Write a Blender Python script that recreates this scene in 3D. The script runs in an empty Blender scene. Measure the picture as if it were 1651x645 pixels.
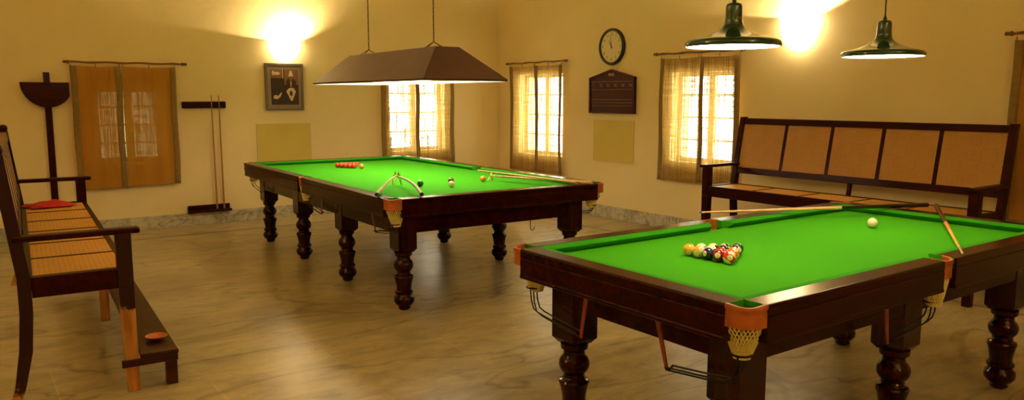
import bpy, bmesh, math, random
from mathutils import Vector, Matrix
from math import sin, cos, pi, radians, sqrt
random.seed(7)
S = bpy.context.scene
COL = S.collection

# ------------------------------------------------------------------ camera, world, exposure
S.view_settings.view_transform = 'Standard'
S.view_settings.look = 'None'
S.view_settings.exposure = 0.30
S.view_settings.gamma = 1.0
S.view_settings.use_curve_mapping = False
cd = bpy.data.cameras.new('camera')
cd.sensor_fit = 'HORIZONTAL'; cd.sensor_width = 36.0
cd.lens = 1258.5 / 1651 * 36.0
cd.clip_start = 0.05; cd.clip_end = 200
cam = bpy.data.objects.new('camera', cd); COL.objects.link(cam)
cam.location = (0, 0, 1.582)
cam.rotation_euler = (radians(90) - 0.1318, 0, -0.6228)
S.camera = cam

W = bpy.data.worlds.new('daylight'); S.world = W; W.use_nodes = True
bg = W.node_tree.nodes['Background']
bg.inputs['Color'].default_value = (1.0, 1.0, 0.86, 1)
bg.inputs['Strength'].default_value = 12.0

WARM = (1.0, 0.80, 0.42)
WHITE_LAMP = (1.0, 0.81, 0.47)
HOOD_COL = (1.0, 0.88, 0.62)
HOOD_POWER = 7.0        # emission of the tubes' diffuser over the snooker table
PENDANT_POWER = 24.0     # emission of the pendants' diffusers
SCONCE_EMIT = 14.0
SCONCE_POINT = 150.0
FILL_SCONCE = 440.0  # power of the two added bowls out of view, as room fill

# ------------------------------------------------------------------ mesh helpers
class MB:
    def __init__(s): s.v = []; s.f = []; s.m = []
    def add(s, vs, fs, mi=0):
        o = len(s.v); s.v += [tuple(v) for v in vs]
        s.f += [tuple(i + o for i in f) for f in fs]; s.m += [mi] * len(fs)
        return s
    def box(s, a, b, mi=0, M=None):
        (x0, y0, z0), (x1, y1, z1) = a, b
        vs = [Vector(p) for p in ((x0,y0,z0),(x1,y0,z0),(x1,y1,z0),(x0,y1,z0),(x0,y0,z1),(x1,y0,z1),(x1,y1,z1),(x0,y1,z1))]
        if M is not None: vs = [M @ v for v in vs]
        return s.add(vs, [(0,3,2,1),(4,5,6,7),(0,1,5,4),(1,2,6,5),(2,3,7,6),(3,0,4,7)], mi)
    def hexa(s, bot, top, mi=0):
        return s.add(list(bot) + list(top), [(3,2,1,0),(4,5,6,7),(0,1,5,4),(1,2,6,5),(2,3,7,6),(3,0,4,7)], mi)
    def lathe(s, prof, n=28, c=(0,0,0), mi=0, caps=True):
        vs = []; fs = []
        for z, r in prof:
            for k in range(n):
                a = 2*pi*k/n; vs.append((c[0]+r*cos(a), c[1]+r*sin(a), c[2]+z))
        for i in range(len(prof)-1):
            for k in range(n):
                k2 = (k+1) % n
                fs.append((i*n+k, i*n+k2, (i+1)*n+k2, (i+1)*n+k))
        if caps:
            fs.append(tuple(range(n-1, -1, -1))); fs.append(tuple((len(prof)-1)*n+k for k in range(n)))
        return s.add(vs, fs, mi)
    def tube(s, pts, r, n=8, mi=0, caps=True):
        pts = [Vector(p) for p in pts]
        rs = r if isinstance(r, (list, tuple)) else [r]*len(pts)
        up = Vector((0,0,1)); vs = []; fs = []; prev = None
        for i, p in enumerate(pts):
            t = (pts[min(i+1, len(pts)-1)] - pts[max(i-1, 0)])
            t = t.normalized() if t.length > 1e-9 else Vector((0,0,1))
            if prev is None:
                a = up.cross(t)
                if a.length < 1e-3: a = Vector((1,0,0)).cross(t)
            else:
                a = prev - t*prev.dot(t)
            a.normalize(); prev = a; b = t.cross(a)
            for k in range(n):
                q = 2*pi*k/n
                vs.append(p + a*(rs[i]*cos(q)) + b*(rs[i]*sin(q)))
        for i in range(len(pts)-1):
            for k in range(n):
                k2 = (k+1) % n
                fs.append((i*n+k, i*n+k2, (i+1)*n+k2, (i+1)*n+k))
        if caps:
            fs.append(tuple(range(n-1, -1, -1))); fs.append(tuple((len(pts)-1)*n+k for k in range(n)))
        return s.add(vs, fs, mi)
    def prism(s, poly, z0, z1, mi=0, M=None):
        n = len(poly)
        vs = [Vector((p[0], p[1], z0)) for p in poly] + [Vector((p[0], p[1], z1)) for p in poly]
        if M is not None: vs = [M @ v for v in vs]
        fs = [tuple(range(n-1, -1, -1)), tuple(range(n, 2*n))] + [(i, (i+1) % n, n+(i+1) % n, n+i) for i in range(n)]
        return s.add(vs, fs, mi)
    def build(s, name, mat, parent=None, smooth=False, bevel=0, loc=None, rot=None, auto=40):
        me = bpy.data.meshes.new(name)
        me.from_pydata(s.v, [], s.f)
        mats = mat if isinstance(mat, (list, tuple)) else [mat]
        for m in mats: me.materials.append(m)
        for p, mi in zip(me.polygons, s.m): p.material_index = mi
        bm = bmesh.new(); bm.from_mesh(me)
        bmesh.ops.recalc_face_normals(bm, faces=bm.faces)
        bm.to_mesh(me); bm.free()
        if smooth:
            me.polygons.foreach_set('use_smooth', [True]*len(me.polygons))
            try: me.set_sharp_from_angle(angle=radians(auto))
            except Exception: pass
        o = bpy.data.objects.new(name, me); COL.objects.link(o)
        if parent: o.parent = parent
        if loc: o.location = loc
        if rot: o.rotation_euler = rot
        if bevel:
            b = o.modifiers.new('bevel', 'BEVEL'); b.width = bevel; b.segments = 2; b.limit_method = 'ANGLE'
            b.angle_limit = radians(40)
        return o

def tag(o, label, cat, group=None, kind=None):
    o['label'] = label; o['category'] = cat
    if group: o['group'] = group
    if kind: o['kind'] = kind
    return o
def thing(name, label, cat, loc=(0,0,0), rz=0, group=None):
    o = bpy.data.objects.new(name, None); COL.objects.link(o)
    o.empty_display_size = .05
    o.location = loc; o.rotation_euler = (0, 0, rz)
    return tag(o, label, cat, group)
def struct(o):
    o['kind'] = 'structure'; return o
def lit(parent, name, kind, energy, loc, color=WARM, **kw):
    ld = bpy.data.lights.new(name, kind); ld.energy = energy; ld.color = color
    for k, v in kw.items(): setattr(ld, k, v)
    o = bpy.data.objects.new(name, ld); COL.objects.link(o); o.location = loc
    if parent: o.parent = parent
    return o

# ------------------------------------------------------------------ materials
def mat(name):
    m = bpy.data.materials.new(name); m.use_nodes = True
    nt = m.node_tree; b = nt.nodes['Principled BSDF']
    return m, nt, b
def N(nt, t, **kw):
    n = nt.nodes.new(t)
    for k, v in kw.items():
        if k in n.inputs: n.inputs[k].default_value = v
        else: setattr(n, k, v)
    return n
def coords(nt, scale=(1,1,1), kind='Object', rot=(0,0,0)):
    tc = N(nt, 'ShaderNodeTexCoord'); mp = N(nt, 'ShaderNodeMapping')
    mp.inputs['Scale'].default_value = scale; mp.inputs['Rotation'].default_value = rot
    nt.links.new(tc.outputs[kind], mp.inputs['Vector']); return mp.outputs['Vector']
def ramp(nt, fac, stops):
    r = N(nt, 'ShaderNodeValToRGB'); e = r.color_ramp.elements
    while len(e) < len(stops): e.new(0.5)
    for i, (p, c) in enumerate(stops):
        e[i].position = p; e[i].color = (*c, 1) if len(c) == 3 else c
    nt.links.new(fac, r.inputs['Fac']); return r.outputs['Color']
def bumpy(nt, b, h, strength=.3, dist=.002):
    bp = N(nt, 'ShaderNodeBump'); bp.inputs['Strength'].default_value = strength; bp.inputs['Distance'].default_value = dist
    nt.links.new(h, bp.inputs['Height']); nt.links.new(bp.outputs['Normal'], b.inputs['Normal'])

def plain(name, col, rough=.5, metal=0, coat=0, noise=0, nscale=20):
    m, nt, b = mat(name)
    b.inputs['Base Color'].default_value = (*col, 1); b.inputs['Roughness'].default_value = rough
    b.inputs['Metallic'].default_value = metal; b.inputs['Coat Weight'].default_value = coat
    if noise:
        n = N(nt, 'ShaderNodeTexNoise', Scale=nscale, Detail=4.0); nt.links.new(coords(nt), n.inputs['Vector'])
        c2 = tuple(c*(1-noise) for c in col); c3 = tuple(min(1, c*(1+noise)) for c in col)
        nt.links.new(ramp(nt, n.outputs['Fac'], [(.3, c2), (.7, c3)]), b.inputs['Base Color'])
    return m
def wood(name, dark, light, rough=.25, coat=.4, axis='X', gs=1.0):
    m, nt, b = mat(name)
    sc = {'X': (2, 26, 26), 'Y': (26, 2, 26), 'Z': (26, 26, 2)}[axis]
    n = N(nt, 'ShaderNodeTexNoise', Scale=1.0*gs, Detail=6.0, Roughness=.6, Distortion=.6)
    nt.links.new(coords(nt, sc), n.inputs['Vector'])
    nt.links.new(ramp(nt, n.outputs['Fac'], [(.32, dark), (.72, light)]), b.inputs['Base Color'])
    b.inputs['Roughness'].default_value = rough; b.inputs['Coat Weight'].default_value = coat
    b.inputs['Coat Roughness'].default_value = .12; b.inputs['Specular IOR Level'].default_value = .13; b.inputs['Specular Tint'].default_value = (1, .42, .30, 1)
    bumpy(nt, b, n.outputs['Fac'], .06, .0006)
    return m
def emis(name, col, s):
    m, nt, b = mat(name)
    b.inputs['Base Color'].default_value = (*col, 1)
    b.inputs['Emission Color'].default_value = (*col, 1); b.inputs['Emission Strength'].default_value = s
    return m

def wall_mat():
    m, nt, b = mat('limewashed_plaster')
    v = coords(nt)
    n = N(nt, 'ShaderNodeTexNoise', Scale=.9, Detail=5.0, Roughness=.6); nt.links.new(v, n.inputs['Vector'])
    c = ramp(nt, n.outputs['Fac'], [(.3, (.76, .595, .285)), (.7, (.82, .655, .335))])
    nt.links.new(c, b.inputs['Base Color'])
    n2 = N(nt, 'ShaderNodeTexNoise', Scale=14.0, Detail=6.0); nt.links.new(v, n2.inputs['Vector'])
    bumpy(nt, b, n2.outputs['Fac'], .35, .006)
    b.inputs['Roughness'].default_value = .75
    return m
def marble(name, base, dark, vein, joints=True, rough=.30, sc=1.0):
    m, nt, b = mat(name)
    v = coords(nt)
    n = N(nt, 'ShaderNodeTexNoise', Scale=1.1*sc, Detail=7.0, Roughness=.62, Distortion=.9); nt.links.new(v, n.inputs['Vector'])
    c = ramp(nt, n.outputs['Fac'], [(.30, dark), (.52, base), (.75, tuple(min(1, x*1.12) for x in base))])
    # veins
    n2 = N(nt, 'ShaderNodeTexNoise', Scale=1.15*sc, Detail=3.0, Roughness=.5, Distortion=.7)
    nt.links.new(coords(nt, (.5, 1.3, 1), rot=(0, 0, .55)), n2.inputs['Vector'])
    va = ramp(nt, n2.outputs['Fac'], [(.480, (0, 0, 0)), (.496, (.45, .45, .45)), (.502, (.45, .45, .45)), (.518, (0, 0, 0))])
    n4 = N(nt, 'ShaderNodeTexNoise', Scale=3.4*sc, Detail=12.0, Roughness=.78, Distortion=.5)
    nt.links.new(coords(nt, (.8, 1.9, 1), rot=(0, 0, .45)), n4.inputs['Vector'])
    vb = ramp(nt, n4.outputs['Fac'], [(.45, (.0, .0, .0)), (.72, (.75, .75, .75))])
    ad = N(nt, 'ShaderNodeMix', data_type='RGBA', blend_type='ADD'); ad.inputs['Factor'].default_value = 1.0
    nt.links.new(va, ad.inputs[6]); nt.links.new(vb, ad.inputs[7]); vm = ad.outputs[2]
    mx = N(nt, 'ShaderNodeMix', data_type='RGBA'); nt.links.new(vm, mx.inputs['Factor'])
    nt.links.new(c, mx.inputs[6]); mx.inputs[7].default_value = (*vein, 1)
    out = mx.outputs[2]
    if joints:
        # slabs: joints run along x every 0.714 m, cross joints every 1.43 m
        tc = N(nt, 'ShaderNodeTexCoord')
        br = N(nt, 'ShaderNodeTexBrick'); br.offset = .5; br.squash = 1
        mp = N(nt, 'ShaderNodeMapping'); mp.inputs['Location'].default_value = (.35, -.1, 0)
        nt.links.new(tc.outputs['Object'], mp.inputs['Vector']); nt.links.new(mp.outputs['Vector'], br.inputs['Vector'])
        br.inputs['Scale'].default_value = 1.0; br.inputs['Brick Width'].default_value = 1.43; br.inputs['Row Height'].default_value = .714
        br.inputs['Mortar Size'].default_value = .004; br.inputs['Mortar Smooth'].default_value = .3
        br.inputs['Color1'].default_value = (1, 1, 1, 1); br.inputs['Color2'].default_value = (.76, .74, .70, 1)
        br.inputs['Mortar'].default_value = (1.15, 1.12, 1.08, 1)
        m2 = N(nt, 'ShaderNodeMix', data_type='RGBA', blend_type='MULTIPLY'); m2.inputs['Factor'].default_value = .8
        nt.links.new(out, m2.inputs[6]); nt.links.new(br.outputs['Color'], m2.inputs[7]); out = m2.outputs[2]
    nt.links.new(out, b.inputs['Base Color'])
    b.inputs['Roughness'].default_value = rough
    b.inputs['Specular IOR Level'].default_value = .28
    return m
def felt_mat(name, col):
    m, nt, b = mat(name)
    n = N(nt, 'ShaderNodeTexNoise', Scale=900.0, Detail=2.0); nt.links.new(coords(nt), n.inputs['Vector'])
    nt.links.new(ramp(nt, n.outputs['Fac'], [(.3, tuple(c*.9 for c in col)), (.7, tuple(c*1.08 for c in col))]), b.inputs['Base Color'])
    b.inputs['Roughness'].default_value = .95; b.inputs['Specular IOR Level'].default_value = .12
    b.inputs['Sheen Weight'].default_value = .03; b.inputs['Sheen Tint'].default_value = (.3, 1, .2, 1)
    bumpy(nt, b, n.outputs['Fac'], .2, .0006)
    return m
def cane_mat(name, light, dark, cell=.012, diag=False):
    m, nt, b = mat(name)
    tc = N(nt, 'ShaderNodeTexCoord')
    def wave(rz, ry=0):
        mp = N(nt, 'ShaderNodeMapping'); mp.inputs['Rotation'].default_value = (0, ry, rz)
        nt.links.new(tc.outputs['Generated'], mp.inputs['Vector']); return mp
    # woven: two crossing wave sets in the panel's own UV
    out = []
    for ang in ((radians(45), radians(-45)) if diag else (0, radians(90))):
        mp = N(nt, 'ShaderNodeMapping'); mp.inputs['Rotation'].default_value = (0, 0, ang)
        nt.links.new(tc.outputs['UV'], mp.inputs['Vector'])
        w = N(nt, 'ShaderNodeTexWave', bands_direction='X'); w.inputs['Scale'].default_value = .314/cell*(.5 if not diag else .80)
        w.inputs['Distortion'].default_value = .8; w.inputs['Detail'].default_value = 1
        nt.links.new(mp.outputs['Vector'], w.inputs['Vector']); out.append(w.outputs['Fac'])
    ck = N(nt, 'ShaderNodeTexChecker'); ck.inputs['Scale'].default_value = (.5/cell) if not diag else 30
    mp = N(nt, 'ShaderNodeMapping'); mp.inputs['Rotation'].default_value = (0, 0, radians(45) if diag else 0)
    nt.links.new(tc.outputs['UV'], mp.inputs['Vector']); nt.links.new(mp.outputs['Vector'], ck.inputs['Vector'])
    mx = N(nt, 'ShaderNodeMix', data_type='FLOAT')
    nt.links.new(ck.outputs['Fac'], mx.inputs['Factor']); nt.links.new(out[0], mx.inputs[2]); nt.links.new(out[1], mx.inputs[3])
    n = N(nt, 'ShaderNodeTexNoise', Scale=9.0, Detail=5.0); nt.links.new(tc.outputs['UV'], n.inputs['Vector'])
    ad = N(nt, 'ShaderNodeMath', operation='MULTIPLY_ADD'); nt.links.new(n.outputs['Fac'], ad.inputs[0]); ad.inputs[1].default_value = .9
    nt.links.new(mx.outputs[0], ad.inputs[2])
    nt.links.new(ramp(nt, ad.outputs[0], [(.35, dark), (1.0, light)]), b.inputs['Base Color'])
    b.inputs['Roughness'].default_value = .5
    bumpy(nt, b, mx.outputs[0], .5, .002)
    return m
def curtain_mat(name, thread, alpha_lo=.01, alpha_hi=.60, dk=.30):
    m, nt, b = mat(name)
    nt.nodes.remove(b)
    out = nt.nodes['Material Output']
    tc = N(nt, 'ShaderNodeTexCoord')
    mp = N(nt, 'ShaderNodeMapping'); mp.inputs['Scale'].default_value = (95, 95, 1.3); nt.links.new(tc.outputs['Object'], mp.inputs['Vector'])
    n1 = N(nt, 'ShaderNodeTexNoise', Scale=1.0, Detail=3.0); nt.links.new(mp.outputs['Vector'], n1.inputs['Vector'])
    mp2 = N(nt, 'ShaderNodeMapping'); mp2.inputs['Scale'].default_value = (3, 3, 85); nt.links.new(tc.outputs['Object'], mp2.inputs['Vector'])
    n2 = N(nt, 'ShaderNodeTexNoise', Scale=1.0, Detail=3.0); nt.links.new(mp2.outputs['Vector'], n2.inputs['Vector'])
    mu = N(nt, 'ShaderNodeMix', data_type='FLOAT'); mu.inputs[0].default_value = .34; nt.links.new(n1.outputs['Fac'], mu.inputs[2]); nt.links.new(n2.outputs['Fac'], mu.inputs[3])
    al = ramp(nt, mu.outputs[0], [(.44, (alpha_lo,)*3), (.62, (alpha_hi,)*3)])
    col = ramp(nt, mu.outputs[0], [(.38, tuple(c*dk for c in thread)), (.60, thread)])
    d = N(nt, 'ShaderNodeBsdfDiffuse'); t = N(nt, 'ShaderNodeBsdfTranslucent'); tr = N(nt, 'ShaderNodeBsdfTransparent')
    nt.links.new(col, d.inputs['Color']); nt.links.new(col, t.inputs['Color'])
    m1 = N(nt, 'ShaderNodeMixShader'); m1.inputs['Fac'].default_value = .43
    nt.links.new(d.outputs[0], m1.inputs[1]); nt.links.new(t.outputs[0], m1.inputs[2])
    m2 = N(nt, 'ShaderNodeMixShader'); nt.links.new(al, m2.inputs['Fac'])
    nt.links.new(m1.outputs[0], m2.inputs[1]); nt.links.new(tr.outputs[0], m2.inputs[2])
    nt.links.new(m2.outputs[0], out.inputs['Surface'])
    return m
def glass_mat(name, tint, gloss=.06):
    m, nt, b = mat(name); nt.nodes.remove(b); out = nt.nodes['Material Output']
    tr = N(nt, 'ShaderNodeBsdfTransparent'); tr.inputs['Color'].default_value = (*tint, 1)
    g = N(nt, 'ShaderNodeBsdfGlossy'); g.inputs['Roughness'].default_value = .05
    mx = N(nt, 'ShaderNodeMixShader'); mx.inputs['Fac'].default_value = gloss
    nt.links.new(tr.outputs[0], mx.inputs[1]); nt.links.new(g.outputs[0], mx.inputs[2]); nt.links.new(mx.outputs[0], out.inputs['Surface'])
    return m
def worn_leg_mat(lim):
    m, nt, b = mat('chipped_dark_paint_over_bare_wood')
    tc = N(nt, 'ShaderNodeTexCoord'); sp = N(nt, 'ShaderNodeSeparateXYZ'); nt.links.new(tc.outputs['Object'], sp.inputs[0])
    n = N(nt, 'ShaderNodeTexNoise', Scale=14.0, Detail=5.0, Roughness=.7); nt.links.new(tc.outputs['Object'], n.inputs['Vector'])
    a = N(nt, 'ShaderNodeMath', operation='MULTIPLY_ADD'); nt.links.new(n.outputs['Fac'], a.inputs[0]); a.inputs[1].default_value = .28
    nt.links.new(sp.outputs['Z'], a.inputs[2])
    f = ramp(nt, a.outputs[0], [(lim, (0, 0, 0)), (lim+.03, (1, 1, 1))])
    n2 = N(nt, 'ShaderNodeTexNoise', Scale=1.0, Detail=5.0); nt.links.new(coords(nt, (22, 22, 3)), n2.inputs['Vector'])
    bare = ramp(nt, n2.outputs['Fac'], [(.3, (.30, .10, .02)), (.7, (.60, .27, .07))])
    mx = N(nt, 'ShaderNodeMix', data_type='RGBA'); nt.links.new(f, mx.inputs['Factor']); nt.links.new(bare, mx.inputs[6]); mx.inputs[7].default_value = (.028, .008, .004, 1)
    nt.links.new(mx.outputs[2], b.inputs['Base Color']); b.inputs['Roughness'].default_value = .45; b.inputs['Specular IOR Level'].default_value = .16
    return m
def ball_mat(name, col, stripe=False, spot=True):
    m, nt, b = mat(name)
    cream = (.86, .74, .46)
    tc = N(nt, 'ShaderNodeTexCoord'); nz = N(nt, 'ShaderNodeVectorMath', operation='NORMALIZE'); nt.links.new(tc.outputs['Object'], nz.inputs[0])
    sp = N(nt, 'ShaderNodeSeparateXYZ'); nt.links.new(nz.outputs[0], sp.inputs[0])
    cur = N(nt, 'ShaderNodeRGB'); cur.outputs[0].default_value = (*col, 1); cur = cur.outputs[0]
    def over(cur, fac, c):
        mx = N(nt, 'ShaderNodeMix', data_type='RGBA'); nt.links.new(fac, mx.inputs['Factor']); nt.links.new(cur, mx.inputs[6]); mx.inputs[7].default_value = (*c, 1); return mx.outputs[2]
    if stripe:
        ab = N(nt, 'ShaderNodeMath', operation='ABSOLUTE'); nt.links.new(sp.outputs['Z'], ab.inputs[0])
        g = N(nt, 'ShaderNodeMath', operation='GREATER_THAN'); g.inputs[1].default_value = .52; nt.links.new(ab.outputs[0], g.inputs[0])
        cur = over(cur, g.outputs[0], cream)
    if spot:
        ab = N(nt, 'ShaderNodeMath', operation='ABSOLUTE'); nt.links.new(sp.outputs['X'], ab.inputs[0])
        g = N(nt, 'ShaderNodeMath', operation='GREATER_THAN'); g.inputs[1].default_value = .90; nt.links.new(ab.outputs[0], g.inputs[0])
        cur = over(cur, g.outputs[0], cream)
    nt.links.new(cur, b.inputs['Base Color'])
    b.inputs['Roughness'].default_value = .12; b.inputs['Coat Weight'].default_value = .5
    return m

M = dict(
    wall=wall_mat(),
    ceil=plain('ceiling_whitewash', (.80, .66, .40), .8, noise=.06, nscale=2),
    floor=marble('polished_marble_floor', (.48, .385, .195), (.37, .285, .14), (.17, .125, .06)),
    base=marble('grey_marble_skirting', (.56, .50, .36), (.24, .21, .14), (.14, .12, .09), joints=False, rough=.3, sc=3.2),
    inlay=plain('dark_stone_inlay', (.10, .07, .04), .35, noise=.3),
    maho=wood('dark_polished_mahogany', (.009, .0012, .0008), (.034, .0040, .0020), .20, .05),
    mahoZ=wood('dark_turned_mahogany', (.009, .0011, .0008), (.030, .0036, .0020), .15, .30, 'Z'),
    bench=wood('dark_stained_bench_wood', (.012, .0019, .0011), (.036, .0052, .0024), .38, .04),
    redwood=wood('worn_reddish_brown_board', (.022, .006, .0022), (.060, .017, .006), .35, .15, 'Y'),
    worn=worn_leg_mat(.60), worn_low=worn_leg_mat(.24),
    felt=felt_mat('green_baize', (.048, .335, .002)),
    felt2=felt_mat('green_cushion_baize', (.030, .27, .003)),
    leather=plain('tan_pocket_leather', (.42, .100, .012), .5, noise=.25, nscale=18),
    red_leather=plain('red_brown_leather_strap', (.22, .035, .010), .5, noise=.2),
    net=plain('cream_cotton_cord', (.80, .69, .24), .8, noise=.1, nscale=60),
    iron=plain('black_iron_wire', (.010, .007, .005), .4, .6),
    hook=plain('dull_brass_hook', (.16, .11, .04), .4, .9),
    cane=cane_mat('woven_seat_cane', (.62, .30, .037), (.44, .20, .022)),
    cane2=cane_mat('diagonal_woven_back_cane', (.46, .225, .032), (.31, .14, .018), diag=True),
    slat=wood('pale_back_slats', (.12, .055, .022), (.26, .13, .055), .4, .1, 'X'),
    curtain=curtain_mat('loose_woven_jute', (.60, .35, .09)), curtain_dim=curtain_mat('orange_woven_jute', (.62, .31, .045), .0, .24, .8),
    border=plain('olive_brown_curtain_border', (.24, .145, .035), .9, noise=.12, nscale=30),
    bamboo=wood('brown_bamboo_rod', (.14, .07, .02), (.33, .18, .06), .5, .1),
    winframe=plain('white_painted_window_frame', (.62, .60, .50), .5),
    glass=glass_mat('clear_window_glass', (.95, .97, .93)),
    glass_dim=glass_mat('daylight_dimming_glass', (.22, .20, .14)),  # dark tint in the glass stands in for weaker daylight outside
    hood=plain('brown_painted_metal_hood', (.085, .021, .014), .5, noise=.2, nscale=5),
    hood_in=plain('white_enamel_lining', (.85, .82, .72), .5),
    hoodlight=emis('lit_tube_diffuser', HOOD_COL, HOOD_POWER),
    pend=plain('dark_green_enamel', (.003, .040, .016), .10, coat=.7),
    pendlight=emis('lit_pendant_diffuser', WHITE_LAMP, PENDANT_POWER),
    cord=plain('brown_flex', (.06, .03, .015), .6),
    chain=plain('brown_steel_chain', (.14, .07, .03), .45, .5),
    sconce=emis('lit_frosted_glass_bowl', (1.0, .82, .50), SCONCE_EMIT),
    brass=plain('brass_rim', (.6, .4, .14), .3, .9),
    black=plain('black_plastic', (.008, .006, .006), .3),
    clockface=plain('cream_clock_face', (.72, .60, .34), .5),
    ink=plain('dark_ink', (.03, .018, .012), .6),
    score=wood('maroon_scoreboard_wood', (.030, .005, .004), (.060, .011, .008), .35, .3),
    gilt=plain('faded_gilt_lettering', (.30, .17, .11), .6),
    sheet=plain('olive_yellow_board', (.62, .47, .085), .6, noise=.06, nscale=3),
    sheet_edge=plain('pale_yellow_tape', (.62, .50, .17), .5),
    pframe=plain('grey_brown_picture_frame', (.17, .12, .08), .4, .3),
    pmat=plain('grey_brown_mount', (.26, .19, .13), .7),
    pdark=plain('sepia_photo_dark', (.035, .014, .008), .35),
    pmid=plain('sepia_photo_mid', (.20, .085, .03), .4),
    plight=plain('sepia_photo_light', (.60, .45, .28), .4),
    ash=wood('pale_ash_cue', (.58, .33, .11), (.80, .52, .23), .25, .5),
    cuebrown=wood('brown_cue_wood', (.30, .12, .035), (.48, .22, .07), .3, .4),
    ebony=plain('ebony_cue_butt', (.012, .006, .004), .2, coat=.5),
    orange=plain('orange_splice', (.75, .22, .02), .3, coat=.4),
    yellowwood=plain('yellow_splice', (.80, .48, .06), .3, coat=.4),
    tip=plain('blue_chalked_tip', (.10, .16, .14), .8),
    clay=plain('orange_terracotta', (.55, .14, .035), .6, noise=.2, nscale=30),
    redcloth=plain('red_cotton_cloth', (.50, .016, .008), .9, noise=.2),
)

# ------------------------------------------------------------------ the room
YL, XR, XL, YB, ZC = 10.066, 6.965, -1.7, -2.6, 4.1
TH = .32
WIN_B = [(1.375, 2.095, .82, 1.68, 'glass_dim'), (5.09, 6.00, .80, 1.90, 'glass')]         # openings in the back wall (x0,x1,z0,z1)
WIN_R = [(8.49, 9.53, .74, 1.90, 'glass'), (5.49, 6.47, .82, 1.86, 'glass'), (1.65, 2.60, .82, 1.86, 'glass_dim')]  # in the right wall (y0,y1,z0,z1)

def wall_with_holes(name, axis, pos, a0, a1, holes):
    mb = MB(); hs = sorted(holes)
    us = [a0]; 
    for h in hs: us += [h[0], h[1]]
    us.append(a1)
    def bx(u0, u1, z0, z1):
        if axis == 'y': mb.box((u0, pos, z0), (u1, pos+TH, z1))
        else: mb.box((pos, u0, z0), (pos+TH, u1, z1))
    for i in range(0, len(us)-1, 2): bx(us[i], us[i+1], 0, ZC)
    for h in hs: bx(h[0], h[1], 0, h[2]); bx(h[0], h[1], h[3], ZC)
    return struct(mb.build(name, M['wall']))
wall_with_holes('wall_back', 'y', YL, XL-TH, XR+TH, WIN_B)
wall_with_holes('wall_right', 'x', XR, YB-TH, YL, WIN_R)
struct(MB().box((XL-TH, YB, 0), (XL, YL, ZC)).build('wall_left', M['wall']))
struct(MB().box((XL-TH, YB-TH, 0), (XR, YB, ZC)).build('wall_front', M['wall']))
struct(MB().box((XL-TH, YB-TH, -.2), (XR+TH, YL+TH, 0)).build('floor', M['floor']))
struct(MB().box((XL-TH, YB-TH, ZC), (XR+TH, YL+TH, ZC+.2)).build('ceiling', M['ceil']))
struct(MB().box((XL, YL-.022, 0), (XR, YL, .158)).build('baseboard_back', M['base'], bevel=.004))
struct(MB().box((XR-.022, YB, 0), (XR, YL-.022, .158)).build('baseboard_right', M['base'], bevel=.004))
struct(MB().box((XL, YB, 0), (XL+.022, YL-.022, .158)).build('baseboard_left', M['base'], bevel=.004))
struct(MB().box((XL+.9, 9.368, -.001), (6.28, 9.402, .0012)).build('trim_1', M['inlay']))
struct(MB().box((6.255, YB+.6, -.001), (6.280, 9.375, .0012)).build('trim_2', M['inlay']))

wi = 0
for axis, L in (('y', WIN_B), ('x', WIN_R)):
    for (u0, u1, z0, z1, g) in L:
        wi += 1
        pos = (YL if axis == 'y' else XR) + .14
        def P(u, d, z): return (u, pos+d, z) if axis == 'y' else (pos+d, u, z)
        def bx(mb, ua, ub, da, db, za, zb): mb.box(P(ua, da, za), P(ub, db, zb)) if axis == 'y' else mb.box((pos+da, ua, za), (pos+db, ub, zb))
        mb = MB(); t = .045
        bx(mb, u0, u0+t, 0, .05, z0, z1); bx(mb, u1-t, u1, 0, .05, z0, z1)
        bx(mb, u0+t, u1-t, 0, .05, z0, z0+t); bx(mb, u0+t, u1-t, 0, .05, z1-t, z1)
        um = (u0+u1)/2
        bx(mb, um-.04, um+.04, -.005, .055, z0+t, z1-t)
        for k in (1, 2, 3):
            z = z0 + (z1-z0)*k/4
            bx(mb, u0+t, um-.04, .01, .04, z-.009, z+.009); bx(mb, um+.04, u1-t, .01, .04, z-.009, z+.009)
        w = struct(mb.build('window_%d' % wi, M['winframe'], bevel=.003))
        gp = MB(); bx(gp, u0+t, um-.04, .022, .026, z0+t, z1-t); bx(gp, um+.04, u1-t, .022, .026, z0+t, z1-t)
        gp.build('pane', M[g], w)
        # daylight guide in the opening
        ld = bpy.data.lights.new('window_daylight', 'AREA'); ld.shape = 'RECTANGLE'; ld.size = u1-u0; ld.size_y = z1-z0
        ld.cycles.is_portal = True
        lo = bpy.data.objects.new('window_daylight', ld); COL.objects.link(lo)
        if axis == 'y': lo.location = (um, YL+.27, (z0+z1)/2); lo.rotation_euler = (radians(-90), 0, 0)
        else: lo.location = (XR+.27, um, (z0+z1)/2); lo.rotation_euler = (0, radians(90), 0); ld.size, ld.size_y = z1-z0, u1-u0

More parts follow.
